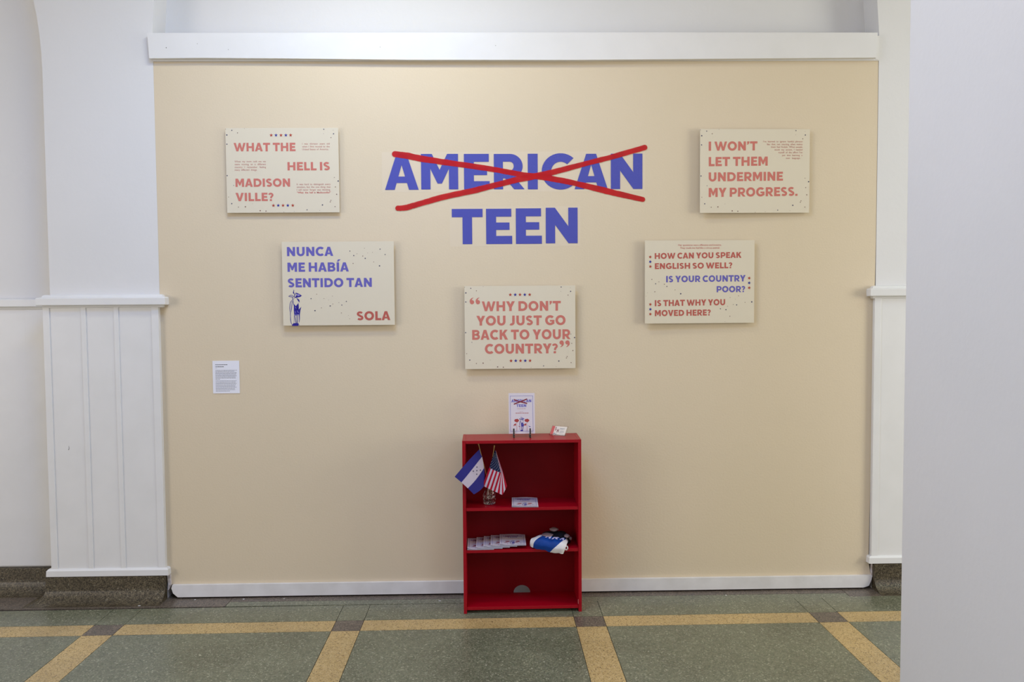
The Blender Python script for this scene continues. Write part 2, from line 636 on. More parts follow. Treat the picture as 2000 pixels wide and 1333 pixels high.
# ------------------------------------------------------------------ ceiling, far walls
struct(MB().box(-8, 8, -7, .5, 4.0, 4.1, 'ceiling_paint').build('ceiling'))
struct(MB().box(-8, 8, -7.1, -7, -.1, 4.1, 'white_plaster').build('wall_back'))

# display wall (painted partition)
XL, XR = -1.884, 2.079
bl = at(333, 1143, 0)
br = at(1700, 1127, 0)
outline = [(XL, 2.95), (XL, 1.35), (XL, .62), (XL, .18), (bl.x, .075), (br.x, .075), (XR - .018, .155), (XR - .013, .62), (XR - .008, 1.35), (XR, 2.0), (XR, 2.95)]
wall = struct(MB().prism_y(outline[::-1], 0, .075, 'beige_paint').build('wall_display'))
for sx, z0, z1 in ((1.790, .08, .84), (.556, .08, .78)):
    MB().box(sx, sx + .003, -.0003, .001, z0, z1, 'beige_paint').build('drywall_seam', wall)
MB().box(1.02, 1.79, -.0003, .001, .828, .832, 'beige_paint').build('drywall_seam', wall)
# raw lower corners where the wall meets the coved base
for pts in ([(327, 1119), (333.5, 1122), (335, 1143), (331, 1152), (328.5, 1153), (329.5, 1140), (327.5, 1124)],
            [(1704.5, 1088), (1709.5, 1099), (1709, 1114), (1705, 1127), (1700, 1127), (1702, 1104)]):
    q = [at(x, y, -.004) for x, y in pts]
    MB().prism_y([(p.x, p.z) for p in q], -.012, .012, 'caulk').build('caulk_patch', wall)

# baseboard of the display wall: rounded lower corners that follow the cove
zt = .0765
base = []
cl = [at(336, 1144, -.018), at(334.5, 1150, -.018), at(338, 1160, -.018), at(347, 1168.5, -.018)]
cr = [at(1687, 1150.3, -.018), at(1697, 1145, -.018), at(1702, 1134, -.018), at(1704, 1127.5, -.018)]
zb = .008
pts = [(p.x, max(p.z, zb)) for p in cl] + [(-1.2, zb), (0, zb), (1.2, zb)] + [(p.x, max(p.z, zb)) for p in cr]
pts[0] = (pts[0][0], zt)
pts[-1] = (pts[-1][0], zt)
bb = struct(MB().prism_y(pts, -.018, -.0005, 'scuffed_trim_paint').build('baseboard_display', None, bevel=.0025))
# dark strip painted in as the shade under the baseboard
MB().box(-1.80, 2.02, -.012, -.001, -.0003, zb, 'gap_shade').build('painted_gap_shade', bb)

# white header board over the display wall
hl, hr = -1.898, 2.056
tr = MB()
top = [(hl, 3.092), (-.9, 3.093), (.1, 3.094), (1.1, 3.0935), (hr, 3.092)]
bot = [(hr - .006, 2.958), (1.3, 2.953), (.4, 2.947), (-.5, 2.949), (-1.2, 2.957), (-1.6, 2.960), (hl + .008, 2.958)]
tr.prism_y((top + bot)[::-1], -.034, -.006, 'white_trim_paint')
t1 = struct(tr.build('trim_1', None, bevel=.002))
for px, py in ((324.7, 93.3), (385.3, 85.5), (742.5, 64 + 28), (968, 89), (446, 97)):
    p = at(px, py, -.034)
    MB().poly(circle_pts(p.x, p.z, .0026 if px < 330 else .0017, 8), 'hole', -.0345).build('nail_hole', t1)
e = MB().prism_y([(hr + .002, 2.958), (XR - .004, 2.955), (XR - .004, 3.062), (hr + .004, 3.062)], -.008, .03, 'white_trim_paint')
e.build('end_block', t1)
MB().box(XL, XR, -.005, .070, 2.9505, 3.085, 'white_trim_paint').build('header_backing', t1)

# ------------------------------------------------------------------ white building walls
YR = .155     # recessed wall plane


def pier(name, xl, xr, left_arch, right_arch):
    """plastered pier up to the ceiling; arch springs on the outer side"""
    zc = 2.90
    R = 2.1
    n = 12
    L, Rr = [], []
    for i in range(n + 1):
        z = zc + (4.0 - zc) * i / n
        off = R - math.sqrt(max(R * R - (z - zc) ** 2, 0))
        small = .014 * max(0, (z - 3.09) / .19)
        L.append((xl - off if left_arch else xl - small, z))
        Rr.append((xr + off if right_arch else xr + small * .9, z))
    pts = [(xl, 0)] + L + Rr[::-1] + [(xr, 0)]
    return MB().prism_y(pts[::-1], -.002, .40, 'white_plaster').build(name)


# the opening side of each pier flares a little above the header, as in the photo
pl = struct(pier('wall_left_pier', -2.478, XL, True, False))
pr = struct(pier('wall_right_pier', XR + .001, 2.68, False, True))
# recessed walls: left bay, bay above the display wall, right bay
wr = struct(MB().box(-7.9, -2.478, YR, .40, 0, 4.0, 'white_plaster').build('wall_left_recess'))
struct(MB().box(XL - .05, XR + .05, YR, .40, 0, 4.0, 'white_plaster').build('wall_upper_recess'))
struct(MB().box(2.68, 7.9, YR, .40, 0, 4.0, 'white_plaster').build('wall_right_recess'))
# nearer end of the arch spandrel carries on as a thick band over the bays (out of frame)
for nm, cx in (('left', -4.58), ('right', 4.78)):
    pts = [(cx - 2.1, 4.0)] + [(cx - 2.1 * cos(pi * i / 32), 2.90 + 1.02 * sin(pi * i / 32)) for i in range(33)] + [(cx + 2.1, 4.0)]
    pts = [(x, min(z, 3.99)) for x, z in pts]

# chair rails with moulded profile (depth, z)
RAIL = [(0, 1.693), (.018, 1.6925), (.026, 1.688), (.030, 1.680), (.046, 1.677), (.050, 1.672), (.050, 1.638), (.047, 1.634), (.028, 1.634), (.026, 1.622), (.020, 1.6205), (0, 1.6205)]


def sweep(path, prof, m, name, cap=True):
    """profile (outward distance, z) swept along a plan path with mitred corners; outward = right of travel"""
    P = [Vector(p) for p in path]
    off = []
    for i, p in enumerate(P):
        d0 = (P[i] - P[i - 1]).normalized() if i else (P[1] - P[0]).normalized()
        d1 = (P[i + 1] - P[i]).normalized() if i < len(P) - 1 else d0
        n0 = Vector((d0.y, -d0.x))
        n1 = Vector((d1.y, -d1.x))
        nn = (n0 + n1)
        nn = nn / max(nn.dot(n0), 1e-6) if nn.length > 1e-6 else n0
        off.append(nn)
    mb = MB()
    for i in range(len(P) - 1):
        for j in range(len(prof) - 1):
            q = []
            for (k, (d, z)) in ((i, prof[j]), (i + 1, prof[j]), (i + 1, prof[j + 1]), (i, prof[j + 1])):
                w = P[k] + off[k] * d
                q.append((w.x, w.y, z))
            mb.face(q[::-1], m)
    for k, fl in ((0, False), (len(P) - 1, True)):
        q = [((P[k] + off[k] * d).x, (P[k] + off[k] * d).y, z) for d, z in prof]
        if cap:
            mb.face(q if fl else q[::-1], m)
    return mb.build(name, None, weld=True)


def shift(prof, dz):
    return [(d, z + dz) for d, z in prof]


WY = -.022    # face of the panelling on the piers


def wainscot(name, xl, xr, stiles, rail_dz, zb0, zb1):
    g = struct(MB().box(xl, xr, WY + .006, .05, zb0 + .003, 1.63 + rail_dz, 'white_trim_paint').build(name))
    return g


# left pier panelling
wl = wainscot('wainscot_left', -2.505, -1.8835, None, 0, .137, .178)
wl.name = 'trim_2'
for x0, x1 in ((-2.508, -2.472), (-2.303, -2.276), (-2.126, -2.100), (-1.922, -1.883)):
    MB().box(x0, x1, WY - .004, WY + .006, .176, 1.622, 'white_trim_paint').build('batten', wl, bevel=.0015)
for x0, x1 in ((-2.473, -2.302), (-2.277, -2.125), (-2.101, -1.921)):
    MB().box(x0, x1, WY + .001, WY + .0065, .178, 1.621, 'white_trim_paint').build('panel', wl)
sweep([(-2.513, .145), (-2.513, -.018), (-1.882, -.018), (-1.882, .02)], [(0, .179), (.010, .179), (.018, .170), (.019, .139), (0, .1385)], 'white_trim_paint', 'bottom_rail').parent = wl
p = at(133, 875, WY)
MB().poly([(p.x, p.z - .012), (p.x + .004, p.z - .004), (p.x + .003, p.z + .012), (p.x + .006, p.z + .002), (p.x + .006, p.z - .006), (p.x + .003, p.z - .014)], 'hole', WY + .0008).build('paint_nick', wl)
r = struct(sweep([(-2.48, .16), (-2.48, -.001), (-1.885, -.001), (-1.885, .0)], RAIL, 'white_trim_paint', 'trim_3'))
# left recess panelling
wr2 = struct(MB().box(-7.9, -2.505, YR - .008, YR + .01, .142, 1.63, 'white_trim_paint').build('trim_4'))
for x0, x1 in ((-7.9, -4.6), (-4.599, -3.6), (-3.599, -2.703), (-2.702, -2.50)):
    MB().box(x0, x1, YR - .014 - (.002 if x1 > -2.6 else .0), YR - .004, .146, 1.612, 'white_trim_paint').build('panel', wr2, bevel=.0004)
RAIL2 = [(0, 1.678), (.016, 1.677), (.030, 1.672), (.034, 1.668), (.034, 1.632), (.030, 1.629), (.018, 1.628), (.016, 1.618), (0, 1.617)]
struct(sweep([(-7.9, YR - .001), (-2.4, YR - .001)], RAIL2, 'white_trim_paint', 'trim_5'))
# right pier panelling
w3 = struct(MB().box(2.066, 2.70, WY + .006, .05, .152, 1.64, 'white_trim_paint').build('trim_6'))
for x0, x1 in ((2.064, 2.102), (2.29, 2.317), (2.46, 2.486), (2.66, 2.70)):
    MB().box(x0, x1, WY - .004, WY + .006, .19, 1.645, 'white_trim_paint').build('batten', w3, bevel=.0015)
for x0, x1 in ((2.101, 2.291), (2.316, 2.461), (2.485, 2.661)):
    MB().box(x0, x1, WY + .001, WY + .0065, .19, 1.643, 'white_trim_paint').build('panel', w3)
sweep([(2.066, .02), (2.066, -.018), (2.70, -.018), (2.70, .145)], [(0, .191), (.010, .191), (.018, .182), (.019, .151), (0, .1505)], 'white_trim_paint', 'bottom_rail').parent = w3
struct(sweep([(2.079, .0), (2.079, -.001), (2.68, -.001), (2.68, .16)], shift(RAIL, .020), 'white_trim_paint', 'trim_7'))
w4 = struct(MB().box(2.70, 7.9, YR - .010, YR + .01, .15, 1.64, 'white_trim_paint').build('trim_8'))
struct(sweep([(2.65, YR - .001), (7.9, YR - .001)], shift(RAIL2, .02), 'white_trim_paint', 'trim_9'))

# terrazzo cove base
COVE = [(0, .137), (.026, .137), (.030, .134), (.031, .070)] + [(.031 + .085 * (1 - cos(radians(a))), .070 - .070 * sin(radians(a))) for a in range(10, 91, 10)] + [(.116, -.002), (0, -.002)]
COVE2 = [(d * .75, z + (.008 if z > .1 else 0)) for d, z in COVE]
cb = struct(sweep([(-7.9, YR - .006), (-2.505, YR - .006), (-2.505, -.006), (-1.884, -.006)], COVE, 'base_terrazzo', 'baseboard_left'))
for p_ in cb.data.polygons:
    p_.use_smooth = False
cb2 = struct(sweep([(2.079, -.006), (2.70, -.006), (2.70, YR - .006), (7.9, YR - .006)], [(d, z + (.0115 if z > .1 else 0)) for d, z in COVE], 'base_terrazzo', 'baseboard_right'))

# near pillar at the right edge of the view
PX = 1.452
pil = MB().box(PX, PX + .75, -2.35, -1.5, 0, 4.0, 'white_plaster').build('wall_pillar', None, bevel=.008, seg=3)
struct(pil)

# ------------------------------------------------------------------ wall title
t = thing('wall_lettering', 'row of large blue glitter vinyl letters spelling AMERICAN, crossed out in red', 'wall lettering', (.07, 0, 2.05))
t2 = thing('wall_lettering', 'four blue glitter vinyl letters spelling TEEN below the crossed-out word', 'wall lettering', (.07, 0, 1.95))


def crop_at(x, y, Y, ox=740, oy=270, s=3.7037):
    return at(ox + x / s, oy + y / s, Y)


def decal(ch, x0, x1, yt, yb, parent):
    polys, w, _, _ = G[ch]
    a = crop_at(x0, yb, 0)
    b = crop_at(x1, yt, 0)
    mb = MB()
    for p in polys:
        mb.poly([(a.x + u / w * (b.x - a.x) - parent.location.x, a.z + v * (b.z - a.z) - parent.location.z) for u, v in p], 'glitter_vinyl', -.0016)
    mb.build('letter', parent)


for ch, x0, x1, yt, yb in (('A', 45, 285, 114, 375), ('M', 307, 572, 114, 372), ('E', 617, 800, 114, 371), ('R', 833, 1052, 114, 371),
                           ('I', 1078, 1148, 113, 371), ('C', 1178, 1414, 113, 370), ('A', 1416, 1655, 113, 370), ('N', 1678, 1906, 112, 369)):
    decal(ch, x0, x1, yt, yb, t)
for ch, x0, x1, yt, yb in (('T', 530, 750, 512, 768), ('E', 777, 963, 511, 767), ('E', 992, 1178, 508, 766), ('N', 1208, 1437, 503, 762)):
    decal(ch, x0, x1, yt, yb, t2)
for tt, (x0, y0, x1, y1) in ((t, (25, 95, 1925, 392)), (t2, (515, 492, 1455, 785))):
    a, b = crop_at(x0, y1, 0), crop_at(x1, y0, 0)
    a = a - tt.location
    b = b - tt.location
    MB().box(a.x, b.x, -.0003, .0, a.z, b.z, 'clear_film').build('clear_backing_film', tt)

cross = thing('painted_cross', 'two hand-painted red strokes forming a wide X over the word AMERICAN', 'painted cross', (.07, 0, 2.2))


def brush(pts, w, Y, seed):
    rnd = random.Random(seed)
    q = []
    N = 14
    for i in range(len(pts) - 1):
        for k in range(N):
            f = k / N
            q.append((pts[i][0] + (pts[i + 1][0] - pts[i][0]) * f, pts[i][1] + (pts[i + 1][1] - pts[i][1]) * f, w[i] + (w[i + 1] - w[i]) * f))
    q.append((*pts[-1], w[-1]))
    # smooth
    for _ in range(6):
        q = [q[0]] + [tuple((q[i - 1][k] + 2 * q[i][k] + q[i + 1][k]) / 4 for k in range(3)) for i in range(1, len(q) - 1)] + [q[-1]]
    Lp, Rp = [], []
    n1 = n2 = 0
    for i, (x, y, ww) in enumerate(q):
        a = q[max(i - 1, 0)]
        b = q[min(i + 1, len(q) - 1)]
        dx, dy = b[0] - a[0], b[1] - a[1]
        l = math.hypot(dx, dy)
        nx, ny = -dy / l, dx / l
        n1 = n1 * .7 + rnd.uniform(-1, 1) * .9
        n2 = n2 * .7 + rnd.uniform(-1, 1) * .9
        e1, e2 = ww / 2 + n1, ww / 2 + n2
        Lp.append((x + nx * e1, y + ny * e1))
        Rp.append((x - nx * e2, y - ny * e2))

    def capp(c, a, b):
        out = []
        cx, cy = (a[0] + b[0]) / 2, (a[1] + b[1]) / 2
        r = math.hypot(a[0] - b[0], a[1] - b[1]) / 2
        t0 = math.atan2(a[1] - cy, a[0] - cx)
        for i in range(1, 9):
            tt_ = t0 + c * pi * i / 9
            out.append((cx + r * cos(tt_), cy + r * sin(tt_)))
        return out
    outl = Lp + capp(-1, Lp[-1], Rp[-1]) + Rp[::-1] + capp(-1, Rp[0], Lp[0])
    P3 = [crop_at(x, y, 0) - cross.location for x, y in outl]
    MB().poly([(p.x, p.z) for p in P3], 'red_paint', Y).build('brush_stroke', cross)


brush([(116, 116), (200, 126), (300, 148), (500, 178), (830, 226), (1050, 268), (1180, 280), (1400, 322), (1600, 372), (1750, 408), (1908, 444)],
      [44, 46, 44, 42, 38, 40, 44, 38, 44, 44, 36], -.0024, 3)
brush([(138, 508), (190, 506), (260, 486), (450, 430), (700, 376), (900, 326), (1020, 296), (1130, 276), (1250, 250), (1450, 196), (1650, 146), (1922, 68)],
      [38, 42, 40, 44, 42, 42, 42, 44, 40, 38, 36, 38], -.0030, 8)

# ------------------------------------------------------------------ posters
PW, PH = .6096, .4572
SPECK = [(87, 112, 4, 'r'), (170, 128, 7, 'b'), (245, 162, 6, 'r'), (103, 190, 9, 'b'), (101, 314, 8, 'b'), (95, 735, 8, 'b'), (178, 868, 5, 'b'), (107, 1024, 5, 'r'),
         (147, 1113, 8, 'b'), (236, 1160, 6, 'r'), (328, 1156, 8, 'r'), (524, 1210, 8, 'r'), (601, 1215, 7, 'r'), (840, 1231, 4, 'r'), (1150, 1202, 7, 'b'),
         (1358, 1136, 9, 'b'), (1462, 1094, 6, 'r'), (1471, 1075, 6, 'r'), (1525, 1160, 6, 'r'), (1550, 993, 7, 'r'), (1534, 894, 6, 'r'), (1573, 814, 9, 'b'),
         (1523, 766, 5, 'r'), (1487, 229, 6, 'r'), (1522, 178, 8, 'b'), (1393, 118, 7, 'b'), (1518, 130, 3, 'r'), (1388, 176, 3, 'r'), (338, 104, 3, 'r'), (978, 1222, 3, 'r'), (1320, 1210, 3, 'r'), (424, 1115, 3, 'r')]
B1 = (83, 97, 1585, 1238)
SPECK_UV = [((x - B1[0]) / (B1[2] - B1[0]), (y - B1[1]) / (B1[3] - B1[1]), r / 1502, c) for x, y, r, c in SPECK]


class Poster:
    def __init__(s, label, corners, bounds, tilt=0.0, roll=0.0, stand=.022):
        """corners: photo pixels of the board (left, top, right, bottom); bounds: the same board in its close-up"""
        l, tp, r_, bt_ = corners
        cpt = at((l + r_) / 2, (tp + bt_) / 2, -stand)
        s.b = bounds
        s.t = thing('wall_poster', label, 'poster', (cpt.x, -stand, cpt.z - PH / 2), tilt)
        s.t.rotation_euler.y = roll
        MB().box(-PW / 2, PW / 2, 0, .005, 0, PH, 'board_face').build('foam_board', s.t, bevel=.0006)
        MB().box(-PW * .28, PW * .28, .005, stand - abs(tilt) * PW * .3 - .0005, PH * .25, PH * .75, 'board_core').build('mounting_block', s.t)
        s.k = PW / (bounds[2] - bounds[0])

    def xy(s, x, y):
        b = s.b
        return (-PW / 2 + (x - b[0]) / (b[2] - b[0]) * PW, PH * (1 - (y - b[1]) / (b[3] - b[1])))

    def head(s, text, x0, x1, yt, yb, m, slope=0):
        a = s.xy(x0, yb)
        c = s.xy(x1, yt)
        mb = MB()
        line_to(mb, text, m, a[0], c[0], a[1], c[1] - a[1], -.0005, slope)
        mb.build('printed_headline', s.t)

    def small(s, rows, m='print_text', size=33, justify=True):
        mb = MB()
        for r_ in rows:
            text, x0, x1, yc = r_[:4]
            a = s.xy(x0, yc + size * .30)
            c = s.xy(x1, yc)
            small_line(mb, text, m, a[0], c[0], a[1], size * s.k, -.0005, bold=len(r_) > 4)
        tag(mb.build('printed_paragraph', s.t), kind='stuff')

    def stars(s, L):
        mb = MB()
        for x, y, r_, c in L:
            p = s.xy(x, y)
            mb.poly(star_pts(p[0], p[1], r_ * s.k, .3 if c in 'RB' else 0), {'r': 'print_brick', 'b': 'print_navy', 'R': 'print_brick', 'B': 'print_navy'}[c], -.0005)
        tag(mb.build('printed_stars', s.t), kind='stuff')

    def dots(s, L=None):
        mb = MB()
        if L is None:
            for u, v, r_, c in SPECK_UV:
                mb.poly(circle_pts(-PW / 2 + u * PW, PH * (1 - v), r_ * PW, 8), 'print_dot' if c == 'b' else 'print_dot_red', -.0006)
        else:
            for i, (x, y, r_) in enumerate(L):
                p = s.xy(x, y)
                mb.poly(circle_pts(p[0], p[1], r_ * s.k, 8), 'print_dot' if r_ > 6 else 'print_dot_red', -.0006)
        tag(mb.build('printed_specks', s.t), kind='stuff')


def row5(xs, y, r=25):
    return [(x, y, r, 'rbrbr'[i]) for i, x in enumerate(xs)]


p1 = Poster('cream poster reading WHAT THE HELL IS MADISONVILLE? in faded red capitals', (442, 250, 662, 416), (83, 97, 1585, 1238), stand=.02)
p1.head('WHAT THE', 190, 1012, 297, 410, 'print_red')
p1.head('HELL IS', 900, 1466, 557, 669, 'print_red')
p1.head('MADISON', 203, 930, 777, 888, 'print_red')
p1.head('VILLE?', 200, 706, 968, 1080, 'print_red')
p1.stars(row5((692, 756, 822, 887, 950), 195) + row5((702, 766, 830, 894, 960), 1141))
p1.small([('I was thirteen years old', 1100, 1467, 312), ('when I first moved to the', 1100, 1467, 350), ('United States of America.', 1100, 1452, 387),
          ('When my mom told me we', 197, 613, 547), ('were moving to a different', 197, 613, 585), ('country I remember feeling', 197, 613, 624), ('many different things.', 197, 495, 660),
          ('It was hard to distinguish every', 1018, 1470, 857), ('emotion, but the one thing that', 1018, 1470, 894), ('I will never forget was thinking,', 1018, 1468, 932)])
p1.small([('“What the hell is Madisonville?”', 1018, 1472, 969, 1)], 'print_red')
p1.dots()

p2 = Poster('cream poster reading NUNCA ME HABÍA SENTIDO TAN SOLA in blue and red', (552, 473, 770, 635.3), (86, 90, 1616, 1231), stand=.028)
p2.head('NUNCA', 157, 787, 160, 284, 'print_blue')
p2.head('ME HABÍA', 160, 997, 372, 497, 'print_blue')
p2.head('SENTIDO TAN', 158, 1308, 586, 709, 'print_blue')
p2.head('SOLA', 1093, 1555, 1043, 1165, 'print_red_deep')
p2.dots([(1015, 220, 7), (1067, 281, 8), (1111, 257, 4), (1190, 288, 6), (1215, 183, 4), (1223, 320, 8), (1258, 247, 3), (1323, 239, 4), (1338, 370, 5), (1428, 195, 7),
         (1496, 270, 7), (1417, 423, 9), (1057, 388, 6), (552, 803, 5), (473, 864, 7), (650, 864, 4), (713, 885, 3), (766, 832, 4), (770, 939, 5), (733, 965, 8), (853, 922, 4),
         (893, 955, 7), (955, 905, 7), (612, 991, 5), (524, 1028, 9), (884, 1062, 5), (997, 1144, 4), (982, 1098, 3)])


def plant_figure(mb, X, Y, s=1.0):
    """blue ink figure with a flower for a head; X(x, y) maps drawing coordinates to the sheet"""
    def fill(pts, m='print_ink', dy=0):
        mb.poly([X(a, b) for a, b in pts], m, Y - dy)

    def line(pts, w, m='print_ink', dy=0):
        q = [X(a, b) for a, b in pts]
        k = abs(X(100, 0)[0] - X(0, 0)[0]) / 100
        for f in strip(q, [v * k for v in w] if isinstance(w, (list, tuple)) else w * k):
            mb.poly(f, m, Y - dy)
    fill([(365, 88), (392, 108), (380, 150), (402, 238), (362, 205), (350, 160), (372, 130)])
    line([(218, 290), (260, 262), (305, 250), (350, 275), (395, 305), (330, 312), (262, 300), (218, 290)], 13)
    line([(262, 285), (330, 290)], 9, 'print_ink_pale')
    fill([(440, 180), (500, 196), (560, 228), (622, 270), (570, 308), (490, 325), (440, 320), (470, 250)])
    fill([(470, 215), (530, 228), (575, 262), (500, 285), (478, 262)], 'print_ink_pale', 1e-4)
    line([(385, 310), (410, 240), (440, 185), (478, 230), (445, 300), (400, 325)], 20)
    line([(405, 322), (455, 322), (480, 318)], 26)
    fill([(450, 340), (500, 362), (545, 405), (546, 482), (512, 440)])
    line([(332, 315), (344, 400), (358, 480), (370, 560)], 16)
    line([(345, 395), (375, 355), (405, 335)], 8)
    line([(318, 412), (280, 455), (252, 540), (242, 640), (248, 740), (262, 805), (285, 740), (302, 640), (314, 540), (330, 440)], 15)
    line([(285, 520), (272, 620), (270, 700)], 8, 'print_ink_pale')
    line([(258, 790), (262, 900), (262, 1000), (278, 1090), (296, 1150)], [18, 14, 20, 16, 10])
    fill([(372, 525), (395, 545), (430, 588), (470, 545), (512, 492), (522, 600), (520, 690), (560, 650), (600, 608), (572, 700), (556, 800), (545, 862), (500, 840), (440, 872), (378, 862), (368, 720)])
    for a in ([(410, 610), (440, 660), (430, 720)], [(470, 640), (485, 720), (470, 780)], [(405, 740), (420, 800)], [(500, 760), (515, 800)], [(385, 850), (430, 835), (480, 850), (520, 880)]):
        line(a, 12, 'print_ink_pale', 1e-4)
    line([(385, 860), (398, 960), (425, 1110)], 16)
    line([(440, 870), (434, 980), (450, 1110)], 12)
    line([(478, 860), (480, 980), (468, 1110)], 18)
    line([(535, 850), (535, 980), (522, 1090)], [24, 20, 10])
    line([(374, 880), (370, 1000), (362, 1100)], 7)
    fill([(298, 1165), (345, 1112), (430, 1104), (500, 1112), (508, 1170), (480, 1192), (320, 1192)])
    line([(512, 1120), (528, 1190)], 6)


mb = MB()


def fx(x, y):
    # drawing pixels (close-up of the lower left corner) to poster close-up pixels
    px, py = 550 + x / 15.68, 560 + y / 15.68
    return p2.xy((px - 540) * 7.016, (py - 460) * 7.016)


plant_figure(mb, fx, -.0005)
mb.build('printed_figure', p2.t)

p3 = Poster("cream poster reading I WON'T LET THEM UNDERMINE MY PROGRESS. in faded red", (1366.7, 252, 1582.5, 416.5), (118, 88, 1630, 1238), tilt=radians(1.3), stand=.026)
p3.head("I WON'T", 234, 905, 262, 386, 'print_red', .008)
p3.head('LET THEM', 236, 1048, 473, 598, 'print_red', .010)
p3.head('UNDERMINE', 236, 1262, 683, 806, 'print_red', .010)
p3.head('MY PROGRESS.', 237, 1465, 896, 1020, 'print_red', .012)
p3.small([("I’ve learned to ignore hurtful phrases", 985, 1528, 260), ('like that, not reacting often makes', 1037, 1528, 298), ('them feel foolish. When people', 1090, 1528, 334),
          ('mock my accent, I remind', 1143, 1528, 372), ("myself of the effort I’ve", 1196, 1528, 409), ('put into learning a', 1249, 1528, 448), ('new language.', 1302, 1502, 487)])
p3.dots()

p4 = Poster("cream poster reading WHY DON'T YOU JUST GO BACK TO YOUR COUNTRY? between large quotation marks", (907.5, 559, 1124.3, 720.6), (124, 62, 1643, 1196), stand=.03)
p4.head("WHY DON'T", 360, 1443, 272, 405, 'print_red')
p4.head('YOU JUST GO', 285, 1508, 468, 601, 'print_red')
p4.head('BACK TO YOUR', 225, 1576, 660, 795, 'print_red')
p4.head('COUNTRY?', 397, 1400, 853, 988, 'print_red')
p4.stars(row5((752, 819, 884, 950, 1017), 183, 26) + row5((755, 820, 885, 951, 1017), 1086, 26))
mb = MB()


def quote(cx, cy, flip):
    sgn = 1 if not flip else -1
    mb.poly([p4.xy(*q) for q in circle_pts(cx, cy, 29, 18)], 'print_red', -.0005)
    c = [(cx - sgn * 22, cy - sgn * 2), (cx - sgn * 18, cy - sgn * 28), (cx - sgn * 2, cy - sgn * 50), (cx + sgn * 20, cy - sgn * 62)]
    for f in strip(c, [22, 22, 14, 3]):
        mb.poly([p4.xy(*q) for q in f], 'print_red', -.0005)


quote(227, 281, False)
quote(308, 281, False)
mb.build('printed_quotation_mark', p4.t)
mb = MB()
quote(1452, 841, True)
quote(1533, 841, True)
mb.build('printed_quotation_mark', p4.t)
p4.dots()

p5 = Poster('cream poster asking HOW CAN YOU SPEAK ENGLISH SO WELL? with middle question in blue', (1259.5, 470.6, 1474, 631.2), (104, 77, 1650, 1233), tilt=radians(.9), stand=.026)
p5.small([('Her questions were offensive and invasive.', 570, 1182, 143), ('They made me feel like a circus animal.', 597, 1158, 183)], 'print_red', 36)
p5.head('HOW CAN YOU SPEAK', 241, 1465, 252, 333, 'print_red_deep', .008)
p5.head('ENGLISH SO WELL?', 243, 1335, 392, 474, 'print_red_deep', .006)
p5.head('IS YOUR COUNTRY', 402, 1525, 570, 659, 'print_blue', .006)
p5.head('POOR?', 1116, 1520, 716, 802, 'print_blue')
p5.head('IS THAT WHY YOU', 243, 1237, 906, 991, 'print_red_deep', .008)
p5.head('MOVED HERE?', 244, 1033, 1046, 1130, 'print_red_deep', .006)
p5.stars([(178, 305, 26, 'R'), (178, 371, 26, 'B'), (180, 438, 26, 'R'), (1577, 607, 26, 'R'), (1577, 674, 26, 'B'), (1578, 742, 26, 'R'), (180, 965, 26, 'R'), (180, 1033, 26, 'B'), (180, 1100, 26, 'R')])
p5.dots([(200, 617, 6), (254, 678, 7), (300, 651, 5), (378, 684, 6), (412, 716, 7), (529, 764, 5), (608, 819, 10), (243, 788, 6), (140, 803, 3), (117, 850, 3), (1307, 877, 4),
         (1427, 853, 5), (1382, 900, 3), (1615, 940, 10), (1520, 946, 5), (1400, 980, 8), (1353, 975, 5), (1272, 997, 4), (1170, 1032, 7), (1249, 1046, 8), (1306, 1139, 6), (1236, 1213, 3)])

# ------------------------------------------------------------------ white text label on the wall
a, b = at(416.5, 769, -.0015), at(467, 705, -.0015)
lw, lh = b.x - a.x, b.z - a.z
lab = thing('wall_label', 'small white sheet of grey text low on the left of the beige wall', 'label', (a.x, -.0025, a.z))
MB().box(0, lw, 0, .002, 0, lh, 'white_paper').build('paper_sheet', lab)
mb = MB()


def lx(x):
    return (x - 178) / (975 - 178) * lw


def lz(y):
    return lh * (1 - (y - 155) / (1160 - 155))


rnd = random.Random(5)


def dash_line(mb, y, x0, x1, h, m, fx_, fz_, Y):
    x = x0
    while x < x1 - 8:
        w = rnd.uniform(18, 62)
        e = min(x + w, x1)
        mb.poly([(fx_(x), fz_(y + h / 2)), (fx_(e), fz_(y + h / 2)), (fx_(e), fz_(y - h / 2)), (fx_(x), fz_(y - h / 2))], m, Y)
        x = e + 9


dash_line(mb, 274, 262, 640, 16, 'print_black', lx, lz, -.0004)
dash_line(mb, 336, 262, 515, 18, 'print_black', lx, lz, -.0004)
dash_line(mb, 382, 262, 312, 8, 'print_grey', lx, lz, -.0004)
for i, xe in enumerate((905, 825, 900, 890, 885, 900, 860, 865, 395)):
    dash_line(mb, 447 + i * 34.5, 262, xe, 14, 'print_grey', lx, lz, -.0004)
for i, xe in enumerate((890, 870, 880, 860, 850, 880, 830, 840, 680)):
    dash_line(mb, 775 + i * 39, 262, xe, 14, 'print_grey', lx, lz, -.0004)
tag(mb.build('printed_text', lab), kind='stuff')

